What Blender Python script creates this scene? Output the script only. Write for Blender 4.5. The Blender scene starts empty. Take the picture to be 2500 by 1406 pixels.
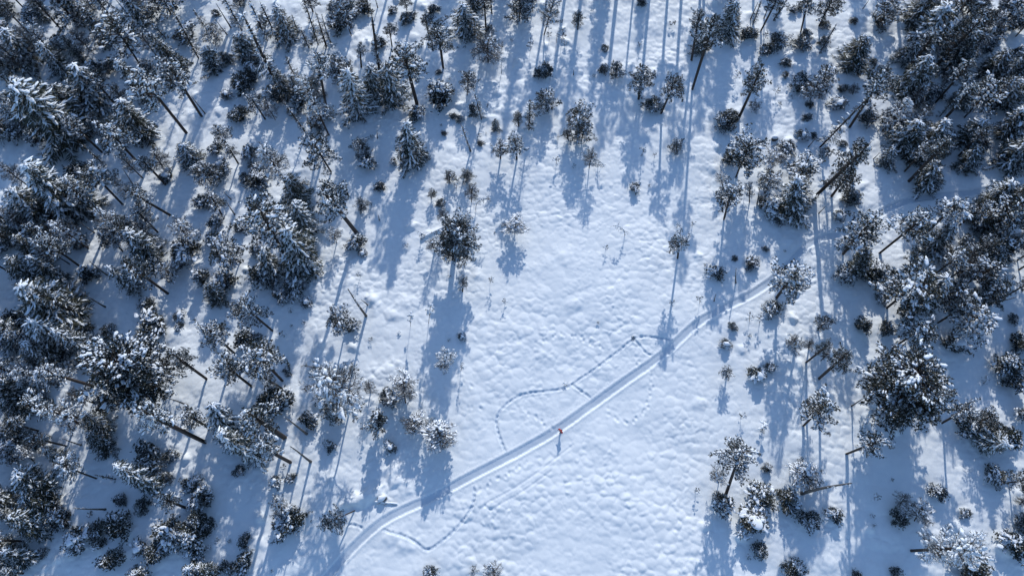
import bpy, math, random
import numpy as np
from mathutils import Matrix, Vector

SC = bpy.context.scene
C = SC.collection
R = math.radians

# ------------------------------------------------------------------ camera
# a drone 118 m above the bog, 24 mm equivalent lens, tilted 22 degrees off the vertical;
# everything is laid out for a camera at height 72 and scaled to metres by UNIT at the very end
FPX, XV, YV, HCAM = 1667.0, 1312.0, 1378.0, 72.0
UNIT = 1.64      # focal length and vertical vanishing point, photo pixels
nd = np.array([XV - 1250, -(YV - 703), -FPX]); nd /= np.linalg.norm(nd)
_up = -nd
_f = np.array([0, 0, -1.0]); _fy = _f - (_f @ _up) * _up; _fy /= np.linalg.norm(_fy)
M3 = np.stack([np.cross(_fy, _up), _fy, _up])          # camera axes -> world axes
cd = bpy.data.cameras.new('camera')
cam = bpy.data.objects.new('camera', cd); C.objects.link(cam)
mw = Matrix(M3.tolist()).to_4x4(); mw.translation = (0, 0, HCAM * UNIT)
cam.matrix_world = mw
cd.sensor_fit = 'HORIZONTAL'; cd.sensor_width = 36.0; cd.lens = FPX / 2500 * 36
cd.clip_start = 0.5; cd.clip_end = 6000
SC.camera = cam

# ------------------------------------------------------------------ light
SUN_EL, SUN_AZ = R(25), R(13)                          # azimuth clockwise from +Y
w = bpy.data.worlds.new("World"); SC.world = w; w.use_nodes = True
nt = w.node_tree; bg = nt.nodes['Background']
sky = nt.nodes.new('ShaderNodeTexSky'); sky.sky_type = 'NISHITA'; sky.sun_disc = False
sky.sun_elevation = SUN_EL; sky.sun_rotation = SUN_AZ
sky.air_density = 1.0; sky.dust_density = 0.3; sky.ozone_density = 4.0
nt.links.new(sky.outputs[0], bg.inputs[0]); bg.inputs[1].default_value = 0.15
sd = bpy.data.lights.new('sun', 'SUN'); sd.energy = 2.9; sd.angle = R(0.7); sd.color = (1.0, 0.97, 0.915)
sun = bpy.data.objects.new('sun', sd); C.objects.link(sun)
SUNV = Vector((math.sin(SUN_AZ) * math.cos(SUN_EL), math.cos(SUN_AZ) * math.cos(SUN_EL), math.sin(SUN_EL)))
sun.rotation_euler = (-SUNV).to_track_quat('-Z', 'Y').to_euler(); sun.location = (20, 120, 90)
SC.view_settings.view_transform = 'Standard'; SC.view_settings.look = 'None'
SC.view_settings.exposure = 0.38; SC.view_settings.gamma = 1.0
SC.cycles.max_bounces = 6; SC.cycles.diffuse_bounces = 3; SC.cycles.transparent_max_bounces = 4

# ------------------------------------------------------------------ photo pixel -> ground point
def ray(px, py):
    return M3 @ np.array([px - 1250, -(py - 703), -FPX])
def g0(px, py):
    d = ray(px, py); t = -HCAM / d[2]
    return np.array([d[0] * t, d[1] * t])

# ------------------------------------------------------------------ noise
RS = np.random.RandomState
_perm = RS(7).permutation(4096)
def _hash(ix, iy, s):
    return _perm[(_perm[(ix + s * 131) & 4095] + iy) & 4095]
_ga = RS(3).rand(4096) * 2 * np.pi
_gx, _gy = np.cos(_ga), np.sin(_ga)
_r1, _r2, _r3 = RS(11).rand(4096), RS(12).rand(4096), RS(13).rand(4096)
def perlin(x, y, s=0):
    ix = np.floor(x).astype(int); iy = np.floor(y).astype(int); fx = x - ix; fy = y - iy
    u = fx**3 * (fx * (fx * 6 - 15) + 10); v = fy**3 * (fy * (fy * 6 - 15) + 10)
    def q(a, b):
        h = _hash(ix + a, iy + b, s); return _gx[h] * (fx - a) + _gy[h] * (fy - b)
    return (q(0, 0) * (1 - u) + q(1, 0) * u) * (1 - v) + (q(0, 1) * (1 - u) + q(1, 1) * u) * v
def fbm(x, y, s=0, o=3):
    t = 0; a = 1.0
    for k in range(o):
        t = t + a * perlin(x * 2**k, y * 2**k, s + k); a *= 0.5
    return t
def domes(x, y, s=0, keep=1.0):
    """cobbled drift: the highest of paraboloid domes of random centre, size and height, creased where they meet"""
    ix = np.floor(x).astype(int); iy = np.floor(y).astype(int); best = np.full(np.shape(x), 0.0)
    for a in (-1, 0, 1):
        for b in (-1, 0, 1):
            h = _hash(ix + a, iy + b, s)
            dx = x - (ix + a + _r1[h]); dy = y - (iy + b + _r2[h])
            r = 0.5 + 0.62 * _r3[h]
            amp = 0.45 + 0.55 * _r1[(h * 7 + 5) & 4095]
            amp = np.where(_r2[(h * 13 + 3) & 4095] < keep, amp, 0)
            best = np.maximum(best, amp * (1 - (dx * dx + dy * dy) / (r * r)))
    return best
def sstep(a, b, t):
    t = np.clip((t - a) / (b - a), 0, 1); return t * t * (3 - 2 * t)

# ------------------------------------------------------------------ trail, footpaths, footprints (photo pixels on the ground)
def smooth_line(pts, step=0.12, it=3):
    p = np.array([g0(*q) for q in pts])
    for _ in range(it):
        a = p[:-1] * .75 + p[1:] * .25; b = p[:-1] * .25 + p[1:] * .75
        p = np.vstack([p[:1], np.stack([a, b], 1).reshape(-1, 2), p[-1:]])
    L = np.r_[0, np.cumsum(np.linalg.norm(np.diff(p, axis=0), axis=1))]
    t = np.arange(0, L[-1], step)
    return np.stack([np.interp(t, L, p[:, 0]), np.interp(t, L, p[:, 1])], 1)
TRAIL = smooth_line([(700, 1530), (760, 1455), (800, 1406), (850, 1348), (900, 1300), (935, 1272), (985, 1245), (1060, 1213), (1150, 1163), (1250, 1113), (1320, 1074), (1375, 1040),
    (1450, 985), (1520, 935), (1590, 888), (1640, 848), (1700, 790), (1760, 755), (1830, 723), (1880, 690), (1920, 655), (1955, 610), (2000, 582), (2060, 572), (2110, 548),
    (2170, 508), (2230, 487), (2300, 478), (2400, 468), (2520, 440), (2700, 400)], 0.1, 4)
PATHS = [smooth_line(p) for p in (
    [(1645, 833), (1620, 828), (1595, 824), (1560, 823), (1545, 828), (1520, 850), (1480, 880), (1450, 903), (1420, 922), (1396, 940), (1375, 950), (1320, 957), (1285, 960), (1262, 968), (1232, 990), (1212, 1015), (1212, 1042), (1224, 1080), (1238, 1110)],
    [(1396, 940), (1420, 955), (1455, 980)],
    [(1545, 828), (1565, 848), (1578, 866), (1602, 868)],
    [(1158, 1192), (1160, 1225), (1140, 1260), (1100, 1305), (1060, 1335), (1040, 1345), (1020, 1325), (990, 1308), (950, 1298), (928, 1288)],
    [(822, 1278), (860, 1280), (880, 1285), (900, 1300)])]
DOTTED = [smooth_line(p, 0.55, 2) for p in (
    [(1547, 835), (1553, 862), (1557, 900)],
    [(1589, 895), (1590, 950), (1584, 982), (1568, 1012), (1542, 1031), (1515, 1033), (1495, 1015), (1480, 992)],
    [(1160, 1200), (1188, 1230), (1202, 1272), (1212, 1290)],
    [(1305, 848), (1340, 823), (1390, 815), (1430, 832), (1482, 860)],
    [(1258, 990), (1298, 1010), (1330, 1037), (1352, 1045)],
    [(1112, 905), (1130, 930), (1160, 950)], [(1120, 1010), (1150, 990), (1180, 1000)],
    [(1100, 1225), (1140, 1238), (1185, 1180), (1240, 1160), (1300, 1120)])]
SKI = [smooth_line(p) for p in ([(1190, 1228), (1260, 1190), (1330, 1140), (1400, 1085)], [(1200, 1242), (1270, 1205), (1345, 1150)])]
def nearest(P, x, y, rad):
    """distance and signed side to a polyline given as dense points; only inside its reach"""
    d = np.full(x.shape, 9.0); side = np.zeros(x.shape); along = np.zeros(x.shape)
    T = np.gradient(P, axis=0); T /= np.linalg.norm(T, axis=1)[:, None] + 1e-9
    for k in range(0, len(P), 40):
        q = P[k:k + 41]
        m = np.where((x > q[:, 0].min() - rad) & (x < q[:, 0].max() + rad) & (y > q[:, 1].min() - rad) & (y < q[:, 1].max() + rad))
        if not len(m[0]): continue
        X = x[m][:, None] - q[:, 0]; Y = y[m][:, None] - q[:, 1]
        D = X * X + Y * Y; j = D.argmin(1); i = np.arange(len(j)); dd = np.sqrt(D[i, j])
        cr = T[k + j, 0] * Y[i, j] - T[k + j, 1] * X[i, j]
        upd = dd < d[m]
        idx = tuple(a[upd] for a in m)
        d[idx] = dd[upd]; side[idx] = cr[upd]; along[idx] = (k + j)[upd]
    return d, side, along
MOUNDS = []          # (x, y, radius x, radius y, angle, height): drifts over buried logs, bushes and rocks
def add_mound(px, py, rx, ry, ang, h):
    p = g0(px, py); MOUNDS.append((p[0], p[1], rx, ry, R(ang), h * .45))
for m in [(1056, 571, 1.15, .38, 22, .45), (887, 1216, 2.0, .55, 12, 1.25), (958, 1150, .95, .6, 10, .55), (968, 1175, .7, .5, 0, .8), (990, 1195, .9, .5, 40, .35),
          (1172, 783, .6, .4, 10, .3), (1165, 675, .5, .4, 0, .35), (985, 738, .8, .6, 0, .4), (1705, 985, .6, .5, 0, .3), (1325, 868, .6, .45, 0, .3), (1405, 745, .9, .6, 20, .3),
          (1380, 630, .8, .7, 0, .3), (1100, 365, .6, .5, 0, .3), (960, 770, .7, .55, 0, .45), (950, 905, 1.1, .7, 20, .45), (775, 870, .6, .5, 0, .35), (990, 1330, .7, .6, 0, .4),
          (955, 1312, .8, .6, 0, .35), (2117, 1020, 1.0, .3, 70, .45), (2340, 1290, 1.0, .6, -20, .5), (2380, 1045, .9, .6, 0, .6), (1668, 255, .5, .45, 0, .4), (2310, 150, .9, .7, 0, .6),
          (845, 100, .9, .7, 0, .6), (870, 90, .8, .6, 0, .6), (890, 110, .8, .7, 0, .5), (835, 120, .7, .5, 0, .5), (720, 420, 1.0, .35, 5, .4), (1225, 270, .9, .5, 0, .45), (1205, 292, .8, .5, 0, .45),
          (1245, 285, .8, .6, 0, .4), (1035, 120, .8, .7, 0, .5), (1058, 135, .9, .7, 0, .5), (1020, 15, .9, .7, 0, .5), (1900, 335, .7, .5, 10, .5), (1925, 345, .8, .4, 30, .4), (2065, 400, .8, .5, 0, .5),
          (2080, 380, .9, .6, 0, .4), (2320, 470, 1.5, .6, 10, .5), (2295, 560, .9, .7, 0, .6), (2250, 830, .5, .4, 0, .3), (2405, 1028, 1.2, .6, 10, .6), (425, 815, .8, .6, 0, .5)]:
    add_mound(*m)
_rd = RS(21)
for k in range(420):   # hummocks all through the wooded margins
    x, y = _rd.uniform(-75, 78), _rd.uniform(-6, 96)
    MOUNDS.append((x, y, _rd.uniform(.3, .75), _rd.uniform(.3, .6), _rd.uniform(0, 3), _rd.uniform(.1, .4)))
CLEAR = np.array([g0(*p) for p in [(800, 1500), (880, 1240), (1000, 980), (1000, 700), (1160, 480), (1330, 340), (1480, 120), (1600, 60), (1650, 300), (1600, 560), (1750, 760), (1820, 1000), (1700, 1150), (1720, 1450)]])
def inside_clear(x, y):
    c = np.zeros(np.shape(x), bool); n = len(CLEAR)
    for i in range(n):
        x0, y0 = CLEAR[i]; x1, y1 = CLEAR[(i + 1) % n]
        if y0 == y1: continue
        c ^= ((y0 > y) != (y1 > y)) & (x < (x1 - x0) * (y - y0) / (y1 - y0) + x0)
    return c
MOUNDS = [m for i, m in enumerate(MOUNDS) if i < 43 or not inside_clear(np.array(m[0]), np.array(m[1]))]
def height(x, y, full=False):
    x = np.asarray(x, float); y = np.asarray(y, float)
    wx = x + 0.26 * perlin(x * 1.3, y * 1.3, 31) + .04 * perlin(x * 3.7, y * 3.7, 33); wy = y + 0.26 * perlin(x * 1.3, y * 1.3, 37) + .04 * perlin(x * 3.7, y * 3.7, 39)
    soft = 0.4 + 1.0 * sstep(-.35, .45, perlin(x * .11, y * .11, 41) + .3 * perlin(x * .4, y * .4, 43))
    h = 0.38 * fbm(x / 17, y / 17, 1, 3) + 0.07 * fbm(x / 3.4, y / 3.4, 5, 2)
    h += soft * 0.10 * domes(wx / .76, wy / .62, 9) + 0.05 * domes(wx / 1.7, wy / 1.5, 15, .7)
    wood = 1 - sstep(-24, -12, x) + sstep(16, 30, x) + sstep(40, 55, y)
    h += np.clip(wood, 0, 1) * 0.17 * domes(wx / 2.3, wy / 2.1, 19, .55)
    h += .042 * domes(wx / .45, wy / .38, 23, .85) * sstep(-.2, .3, perlin(x * .3, y * .3, 47))
    h += 0.008 * perlin(x * 3.1, y * 3.1, 51)
    h = h + 0.0
    for (mx, my, ra, rb, an, mh) in MOUNDS:
        m = (abs(x - mx) < 2.6) & (abs(y - my) < 2.6)
        if not m.any(): continue
        X = x[m] - mx if x.ndim else x - mx; Y = y[m] - my if x.ndim else y - my
        u = (X * math.cos(an) + Y * math.sin(an)) / ra; v = (-X * math.sin(an) + Y * math.cos(an)) / rb
        q = mh * np.exp(-((u * u + v * v) * (1 + .9 * perlin(X * 1.6 + mx, Y * 1.6, 81))) ** 1.3 * .6)
        if x.ndim: h[m] += q
        else: h = h + q
    shape = x.shape; x1 = np.atleast_1d(x); y1 = np.atleast_1d(y); h = np.atleast_1d(h)
    d, sd_, al = nearest(TRAIL, x1, y1, 3.2)
    base = 0.38 * fbm(x1 / 17, y1 / 17, 1, 3) + 0.08 * fbm(x1 / 3.4, y1 / 3.4, 5, 2) + 0.06
    k = sstep(1.5, .55, d)                                   # snow around the trail is pushed smooth
    rough = 0.07 * np.abs(perlin(x1 * 4.5, y1 * 4.5, 61)) + .03 * perlin(x1 * 9, y1 * 9, 63)
    edge = 0.34 + 0.06 * perlin(x1 * 1.3, y1 * 1.3, 65) + .05 * perlin(x1 * 4, y1 * 4, 67)
    bank = base + 0.05 * np.exp(-((d - .55) / .12) ** 2) + rough * sstep(.45, .6, d) * sstep(1.6, .9, d)
    sl = np.clip(sd_ / .42, -1, 1); floor_ = base - 0.045 + .058 * (sl - 1) + 0.006 * np.cos(sd_ * 22) + .012 * perlin(x1 * 2.5, y1 * 2.5, 66) + .012 * perlin(x1 * 7, y1 * 7, 68)
    groove = floor_ + (bank - floor_) * sstep(edge - .03, edge + .08, d)
    h = h * (1 - k) + groove * k
    trail = d < .42
    foot = np.zeros(x1.shape, bool)
    for P in PATHS:
        d2, s2, a2 = nearest(P, x1, y1, 1.2)
        ww = .085 + .03 * np.sin(a2 * .9) + .03 * perlin(x1 * 3, y1 * 3, 71)
        h = h - (0.07 + .03 * np.sin(a2 * 1.3) + .08 * perlin(x1 * 2, y1 * 2, 73)) * sstep(ww + .09, ww - .03, d2) * (1 - sstep(.9, .5, d)) + .02 * np.exp(-((d2 - .25) / .08) ** 2) * (1 - sstep(1., .6, d))
        foot |= (d2 < .22) & ~trail
    for P in DOTTED:
        for i, (fx, fy) in enumerate(P):
            fx += .12 * (-1) ** i + .1 * math.sin(i * 5.1); fy += .12 * math.sin(i * 7.7); dp = .015 + .055 * abs(math.sin(i * 3.3))
            m = (abs(x1 - fx) < .5) & (abs(y1 - fy) < .5)
            if m.any():
                rr = np.hypot((x1[m] - fx), (y1[m] - fy) * .8); h[m] += -dp * sstep(.2, .08, rr) + .01 * np.exp(-((rr - .3) / .08) ** 2)
    for P in SKI:
        d3, _, _ = nearest(P, x1, y1, 1.0)
        h = h - .045 * sstep(.16, .05, d3)
    if full: return h, trail, foot
    return h.reshape(shape) if shape else float(h[0])

# ------------------------------------------------------------------ materials
def node_mat(name, build):
    m = bpy.data.materials.new(name); m.use_nodes = True
    t = m.node_tree; b = t.nodes['Principled BSDF']; build(t, b); return m
def N(t, k, **kw):
    n = t.nodes.new(k)
    for a, v in kw.items():
        if hasattr(n, a): setattr(n, a, v)
        else: n.inputs[a.replace('_', ' ')].default_value = v
    return n
def ramp(t, fac, c):
    r = t.nodes.new('ShaderNodeValToRGB'); e = r.color_ramp.elements
    e[0].position, e[0].color = c[0][0], (*c[0][1], 1); e[1].position, e[1].color = c[-1][0], (*c[-1][1], 1)
    for p, col in c[1:-1]:
        q = e.new(p); q.color = (*col, 1)
    t.links.new(fac, r.inputs[0]); return r.outputs[0]
def snow_build(lo, hi, bump=.35, scale=7.0):
    def f(t, b):
        tc = t.nodes.new('ShaderNodeTexCoord') if False else t.nodes.new('ShaderNodeNewGeometry')
        n1 = N(t, 'ShaderNodeTexNoise', Scale=1.1, Detail=5.0, Roughness=.6); t.links.new(tc.outputs['Position'], n1.inputs['Vector'])
        t.links.new(ramp(t, n1.outputs['Fac'], [(.3, lo), (.7, hi)]), b.inputs['Base Color'])
        n2 = N(t, 'ShaderNodeTexNoise', Scale=scale, Detail=4.0, Roughness=.6); t.links.new(tc.outputs['Position'], n2.inputs['Vector'])
        bu = N(t, 'ShaderNodeBump', Strength=bump, Distance=.05); t.links.new(n2.outputs['Fac'], bu.inputs['Height'])
        t.links.new(bu.outputs[0], b.inputs['Normal'])
        b.inputs['Roughness'].default_value = .62; b.inputs['Specular IOR Level'].default_value = .25
    return f
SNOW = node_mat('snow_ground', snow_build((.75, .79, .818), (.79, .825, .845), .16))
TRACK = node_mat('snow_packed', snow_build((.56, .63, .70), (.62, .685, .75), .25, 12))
CAP = node_mat('snow_on_branches', snow_build((.74, .79, .85), (.79, .83, .88), .2, 12))
def needle_build(a, b_, c):
    def f(t, b):
        oi = t.nodes.new('ShaderNodeObjectInfo'); ge = t.nodes.new('ShaderNodeNewGeometry')
        n = N(t, 'ShaderNodeTexNoise', Scale=2.2, Detail=3.0); t.links.new(ge.outputs['Position'], n.inputs['Vector'])
        ad = N(t, 'ShaderNodeMath', operation='ADD'); t.links.new(n.outputs['Fac'], ad.inputs[0])
        mu = N(t, 'ShaderNodeMath', operation='MULTIPLY'); mu.inputs[1].default_value = .45; t.links.new(oi.outputs['Random'], mu.inputs[0])
        t.links.new(mu.outputs[0], ad.inputs[1])
        t.links.new(ramp(t, ad.outputs[0], [(.4, a), (.7, b_), (.95, c)]), b.inputs['Base Color'])
        b.inputs['Roughness'].default_value = .6; b.inputs['Specular IOR Level'].default_value = .3
    return f
NEEDLE = node_mat('pine_needles', needle_build((.012, .018, .016), (.025, .032, .025), (.048, .05, .038)))
SPRUCE = node_mat('spruce_needles', needle_build((.014, .022, .019), (.028, .037, .027), (.05, .055, .038)))
FROST = node_mat('frosted_twigs', needle_build((.07, .072, .072), (.15, .15, .15), (.30, .32, .34)))
def bark_build(a, b_):
    def f(t, b):
        tc = t.nodes.new('ShaderNodeNewGeometry')
        mp = N(t, 'ShaderNodeMapping'); mp.inputs['Scale'].default_value = (9, 9, 2.2); t.links.new(tc.outputs['Position'], mp.inputs['Vector'])
        n = N(t, 'ShaderNodeTexNoise', Scale=1.6, Detail=6.0, Roughness=.7); t.links.new(mp.outputs[0], n.inputs['Vector'])
        t.links.new(ramp(t, n.outputs['Fac'], [(.35, a), (.68, b_)]), b.inputs['Base Color'])
        bu = N(t, 'ShaderNodeBump', Strength=.7, Distance=.04); t.links.new(n.outputs['Fac'], bu.inputs['Height']); t.links.new(bu.outputs[0], b.inputs['Normal'])
        b.inputs['Roughness'].default_value = .9
    return f
BARK = node_mat('pine_bark', bark_build((.022, .017, .015), (.085, .062, .05)))
DEADB = node_mat('weathered_wood', bark_build((.05, .045, .042), (.17, .15, .135)))
ROCK = node_mat('dark_rock', bark_build((.03, .03, .032), (.1, .095, .09)))

# ------------------------------------------------------------------ mesh helpers
class MB:
    def __init__(s): s.v = []; s.f = []; s.m = []
    def add(s, v, f, m=0):
        o = len(s.v); s.v += v; s.f += [tuple(i + o for i in q) for q in f]; s.m += [m] * len(f)
    def mesh(s, name, mats, smooth=True):
        me = bpy.data.meshes.new(name); me.from_pydata(s.v, [], s.f)
        for q in mats: me.materials.append(q)
        if any(s.m): me.polygons.foreach_set('material_index', s.m)
        me.polygons.foreach_set('use_smooth', [smooth] * len(s.f)); me.update(); return me
def vadd(a, b, k=1.0): return (a[0] + b[0] * k, a[1] + b[1] * k, a[2] + b[2] * k)
def vnorm(a):
    l = math.sqrt(a[0]**2 + a[1]**2 + a[2]**2) or 1; return (a[0] / l, a[1] / l, a[2] / l)
def vcross(a, b): return (a[1] * b[2] - a[2] * b[1], a[2] * b[0] - a[0] * b[2], a[0] * b[1] - a[1] * b[0])
def tube(mb, pts, rads, n=5, mat=0, cap=False):
    vs = []; fs = []
    for i, p in enumerate(pts):
        a = pts[max(i - 1, 0)]; b = pts[min(i + 1, len(pts) - 1)]
        d = vnorm((b[0] - a[0], b[1] - a[1], b[2] - a[2]))
        u = vnorm(vcross(d, (0, 0, 1) if abs(d[2]) < .9 else (1, 0, 0))); w_ = vcross(d, u)
        for k in range(n):
            t = 2 * math.pi * k / n; c, s_ = math.cos(t) * rads[i], math.sin(t) * rads[i]
            vs.append((p[0] + u[0] * c + w_[0] * s_, p[1] + u[1] * c + w_[1] * s_, p[2] + u[2] * c + w_[2] * s_))
    for i in range(len(pts) - 1):
        for k in range(n):
            fs.append((i * n + k, i * n + (k + 1) % n, (i + 1) * n + (k + 1) % n, (i + 1) * n + k))
    if cap: fs.append(tuple((len(pts) - 1) * n + k for k in range(n))); fs.append(tuple(reversed(range(n))))
    mb.add(vs, fs, mat)
def blade(mb, p, d, L, wd, rnd, mat=0):
    s_ = vnorm(vcross(d, (rnd.uniform(-1, 1), rnd.uniform(-1, 1), rnd.uniform(-1, 1))))
    m = vadd(p, d, L * .45); e = vadd(p, d, L)
    mb.add([p, vadd(m, s_, wd), e, vadd(m, s_, -wd)], [(0, 1, 2, 3)], mat)
DUST = .2      # share of the upward needles that carry a dusting of snow
def tuft(mb, p, d, L, n, wd, rnd, spread=.9, mat=0):
    for _ in range(n):
        q = vnorm((d[0] + rnd.uniform(-spread, spread), d[1] + rnd.uniform(-spread, spread), d[2] + rnd.uniform(-spread, spread)))
        blade(mb, p, q, L * rnd.uniform(.7, 1.2), wd, rnd, 2 if (mat == 0 and q[2] > .15 and rnd.random() < DUST) else mat)
def lump(mb, p, rx, ry, rz, az, rnd, mat=0, tilt=0.0):
    """a rounded clod of snow, long axis along az"""
    ca, sa = math.cos(az), math.sin(az); n = 6 if rx < .3 else 9; vs = []; fs = []
    rings = ((.0, 1.0, 1), (.62, .72, n), (1.0, .08, n), (.7, -.5, n))
    j = [rnd.uniform(.72, 1.25) for _ in range(n)]
    for r, z, c in rings:
        if c == 1: vs.append((p[0], p[1], p[2] + rz)); continue
        for k in range(n):
            t = 2 * math.pi * k / n; q = r * j[k]
            x, y = math.cos(t) * q * rx, math.sin(t) * q * ry
            vs.append((p[0] + x * ca - y * sa, p[1] + x * sa + y * ca, p[2] + z * rz + tilt * x))
    for k in range(n): fs.append((0, 1 + k, 1 + (k + 1) % n))
    for q in range(2):
        for k in range(n):
            a, b = 1 + q * n + k, 1 + q * n + (k + 1) % n; fs.append((a, a + n, b + n, b))
    fs.append(tuple(1 + 2 * n + k for k in reversed(range(n))))
    mb.add(vs, fs, mat)

# ------------------------------------------------------------------ crowns: each returns (needle mesh, [light, medium, heavy] snow meshes)
PROTO = {}
def finish(key, H0, R0, cr, caps, mats):
    rr = np.array([math.hypot(v[0], v[1]) for v in cr.v]); R0 = float(np.percentile(rr, 93))
    me = cr.mesh('crown_' + key, mats, False)
    sn = []
    for i, fr in enumerate((.34, .52, .8)):
        rnd = random.Random(5 + i); s_ = MB()
        ph = [rnd.uniform(0, 6) for _ in range(6)]
        for (p, rx, ry, rz, az, tl) in caps:
            q = .5 + .25 * math.sin(p[0] * 2.6 + ph[0] + math.sin(p[1] * 1.9 + ph[1])) + .25 * math.sin(p[1] * 2.9 + ph[2] + math.sin(p[2] * 2.3 + ph[3])) + rnd.uniform(-.09, .09)
            if q < fr:
                k = (1.0, 1.22, 1.45)[i]; lump(s_, p, rx * k, ry * k, rz * (.9, 1.1, 1.5)[i], az, rnd, 0, tl)
        sn.append(s_.mesh('snow_' + key, [CAP], True))
    PROTO.setdefault(key.split('_')[0], []).append((H0, R0, me, sn))
def pine(key, H0, R0, f0, seed, nb=44, dens=1.0, frost=False, flat=.55, thin=1.0, lobes=(.5, .75, .95, 1.05, 1.15, 1.25)):
    rnd = random.Random(seed); cr = MB(); caps = []
    lob = [[rnd.choice(lobes) for _ in range(7)] for _ in range(3)]; z0 = f0 * H0; ch = H0 - z0
    for i in range(nb):
        u = (i + rnd.random()) / nb                       # 0 bottom of the crown, 1 top
        az = i * 2.4 + rnd.uniform(-.5, .5)
        prof = math.sin(min(1, .28 + u * 1.0) * math.pi * .93) ** .6 if u < .75 else max(.25, (1 - u) * 3.2)
        L = R0 * prof * lob[min(2, int(u * 3))][int(az / (2 * math.pi) * 7) % 7] * rnd.uniform(.6, 1.15)
        zb = z0 + ch * (u * .9 - .02)
        rise = (.12 + .75 * u + rnd.uniform(-.12, .18)) * (1 if not frost else 1.2)
        n = 5; pts = []; p = (0, 0, zb)
        for k in range(n + 1):
            t = k / n; aa = az + .35 * math.sin(t * 3 + i)
            pts.append((math.cos(aa) * L * t, math.sin(aa) * L * t, min(zb + L * (rise * t - .28 * t * t * (1 - u)), H0 * .985)))
        tube(cr, pts, [.04 * (1 - .8 * k / n) * (.6 + L / R0 * .5) for k in range(n + 1)], 3, 1)
        nt_ = max(6, int(L / R0 * 27 * dens))
        for k in range(nt_):
            t = .22 + .78 * (k + rnd.random()) / nt_
            j = min(n - 1, int(t * n)); q = t * n - j
            b = tuple(pts[j][a] * (1 - q) + pts[j + 1][a] * q for a in range(3))
            off = (.52 * (1 - t) + .16) * min(1, L)
            a2 = az + rnd.choice((-1, 1)) * rnd.uniform(.5, 1.3)
            p = (b[0] + math.cos(a2) * off * rnd.random() * 1.3, b[1] + math.sin(a2) * off * rnd.random() * 1.3, b[2] + rnd.uniform(-.03, .2) * (1 + (.5 if frost else 0)))
            d = vnorm((math.cos(a2) * .5 + math.cos(az) * .4, math.sin(a2) * .5 + math.sin(az) * .4, .55))
            if rnd.random() < .5 or frost: tube(cr, [b, p], [.014, .008], 3, 1)
            if frost:
                tuft(cr, p, d, .26, 6, .010, rnd, .95, 0)
                if rnd.random() < .35: tuft(cr, p, d, .13, 4, .024, rnd, .9, 3)
            else:
                tuft(cr, p, d, .18 * thin, 9, .028, rnd, .95, 0)
            if rnd.random() < .6: g_ = rnd.uniform(.6, 1.0) if rnd.random() < .8 else rnd.uniform(1.1, 1.9); caps.append(((p[0] + rnd.uniform(-.05, .05), p[1] + rnd.uniform(-.05, .05), p[2] + .06), .085 * g_ * rnd.uniform(.9, 1.7), .055 * g_, .028 * g_, az + rnd.uniform(-.6, .6), 0))
    tuft(cr, (0, 0, H0 * .97), (0, 0, 1), .22, 10, .03, rnd, .7, 0)
    finish(key, H0, R0, cr, caps, [FROST if frost else NEEDLE, BARK, CAP, NEEDLE])
def spruce(key, H0, R0, seed, sparse=1.0, f0=.04, droop=.45, narrow=False):
    rnd = random.Random(seed); cr = MB(); caps = []; z = f0 * H0; side = [rnd.uniform(.55, 1.2) for _ in range(6)]
    while z < H0 * .975:
        u = (z - f0 * H0) / (H0 * (1 - f0)); nb = rnd.choice((5, 6, 7)) if not narrow else rnd.choice((3, 4, 5))
        a0 = rnd.random() * 6.3
        for i in range(nb):
            if rnd.random() > sparse: continue
            az = a0 + i * 2 * math.pi / nb + rnd.uniform(-.35, .35)
            L = R0 * ((1 - u) ** .62 * .95 + .08) * rnd.uniform(.5, 1.15) * side[int(az % 6.283 / 6.283 * 6) % 6]
            if L < .12: L = .12
            n = 4; pts = []
            for k in range(n + 1):
                t = k / n
                pts.append((math.cos(az) * L * t, math.sin(az) * L * t, z + L * (-droop * t + .26 * t * t)))
            tube(cr, pts, [.028 * (1 - .8 * k / n) for k in range(n + 1)], 3, 1)
            nt_ = max(2, int(L / .13))
            for k in range(nt_):
                t = .12 + .88 * (k + .5) / nt_
                j = min(n - 1, int(t * n)); q = t * n - j
                b = tuple(pts[j][a] * (1 - q) + pts[j + 1][a] * q for a in range(3))
                sl = (.10 + .30 * math.sin(min(1, t * 1.15) * math.pi * .8)) * min(1, L / .9) + .07
                for s_ in (-1, 1):
                    for g in range(2):
                        a2 = az + s_ * rnd.uniform(.45, 1.15)
                        d = vnorm((math.cos(a2), math.sin(a2), rnd.uniform(-.75, .05)))
                        blade(cr, b, d, sl * rnd.uniform(.7, 1.25), .035 if not narrow else .024, rnd, 2 if rnd.random() < .22 else 0)
                if rnd.random() < .3: blade(cr, b, vnorm((math.cos(az) * .5, math.sin(az) * .5, -1)), sl * .9, .03, rnd)
                if t > .25 and rnd.random() < (.6 if not narrow else .35):
                    caps.append(((b[0] + rnd.uniform(-.05, .05), b[1] + rnd.uniform(-.05, .05), b[2] + .05), rnd.uniform(.10, .26), rnd.uniform(.035, .085), rnd.uniform(.025, .05), az + rnd.uniform(-.5, .5), -droop * .7))
        z += H0 * (.032 if not narrow else .04) * rnd.uniform(.8, 1.25)
    tuft(cr, (0, 0, H0 * .96), (0, 0, 1), .25, 7, .02, rnd, .4)
    finish(key, H0, R0, cr, caps, [SPRUCE, BARK, CAP])
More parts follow.
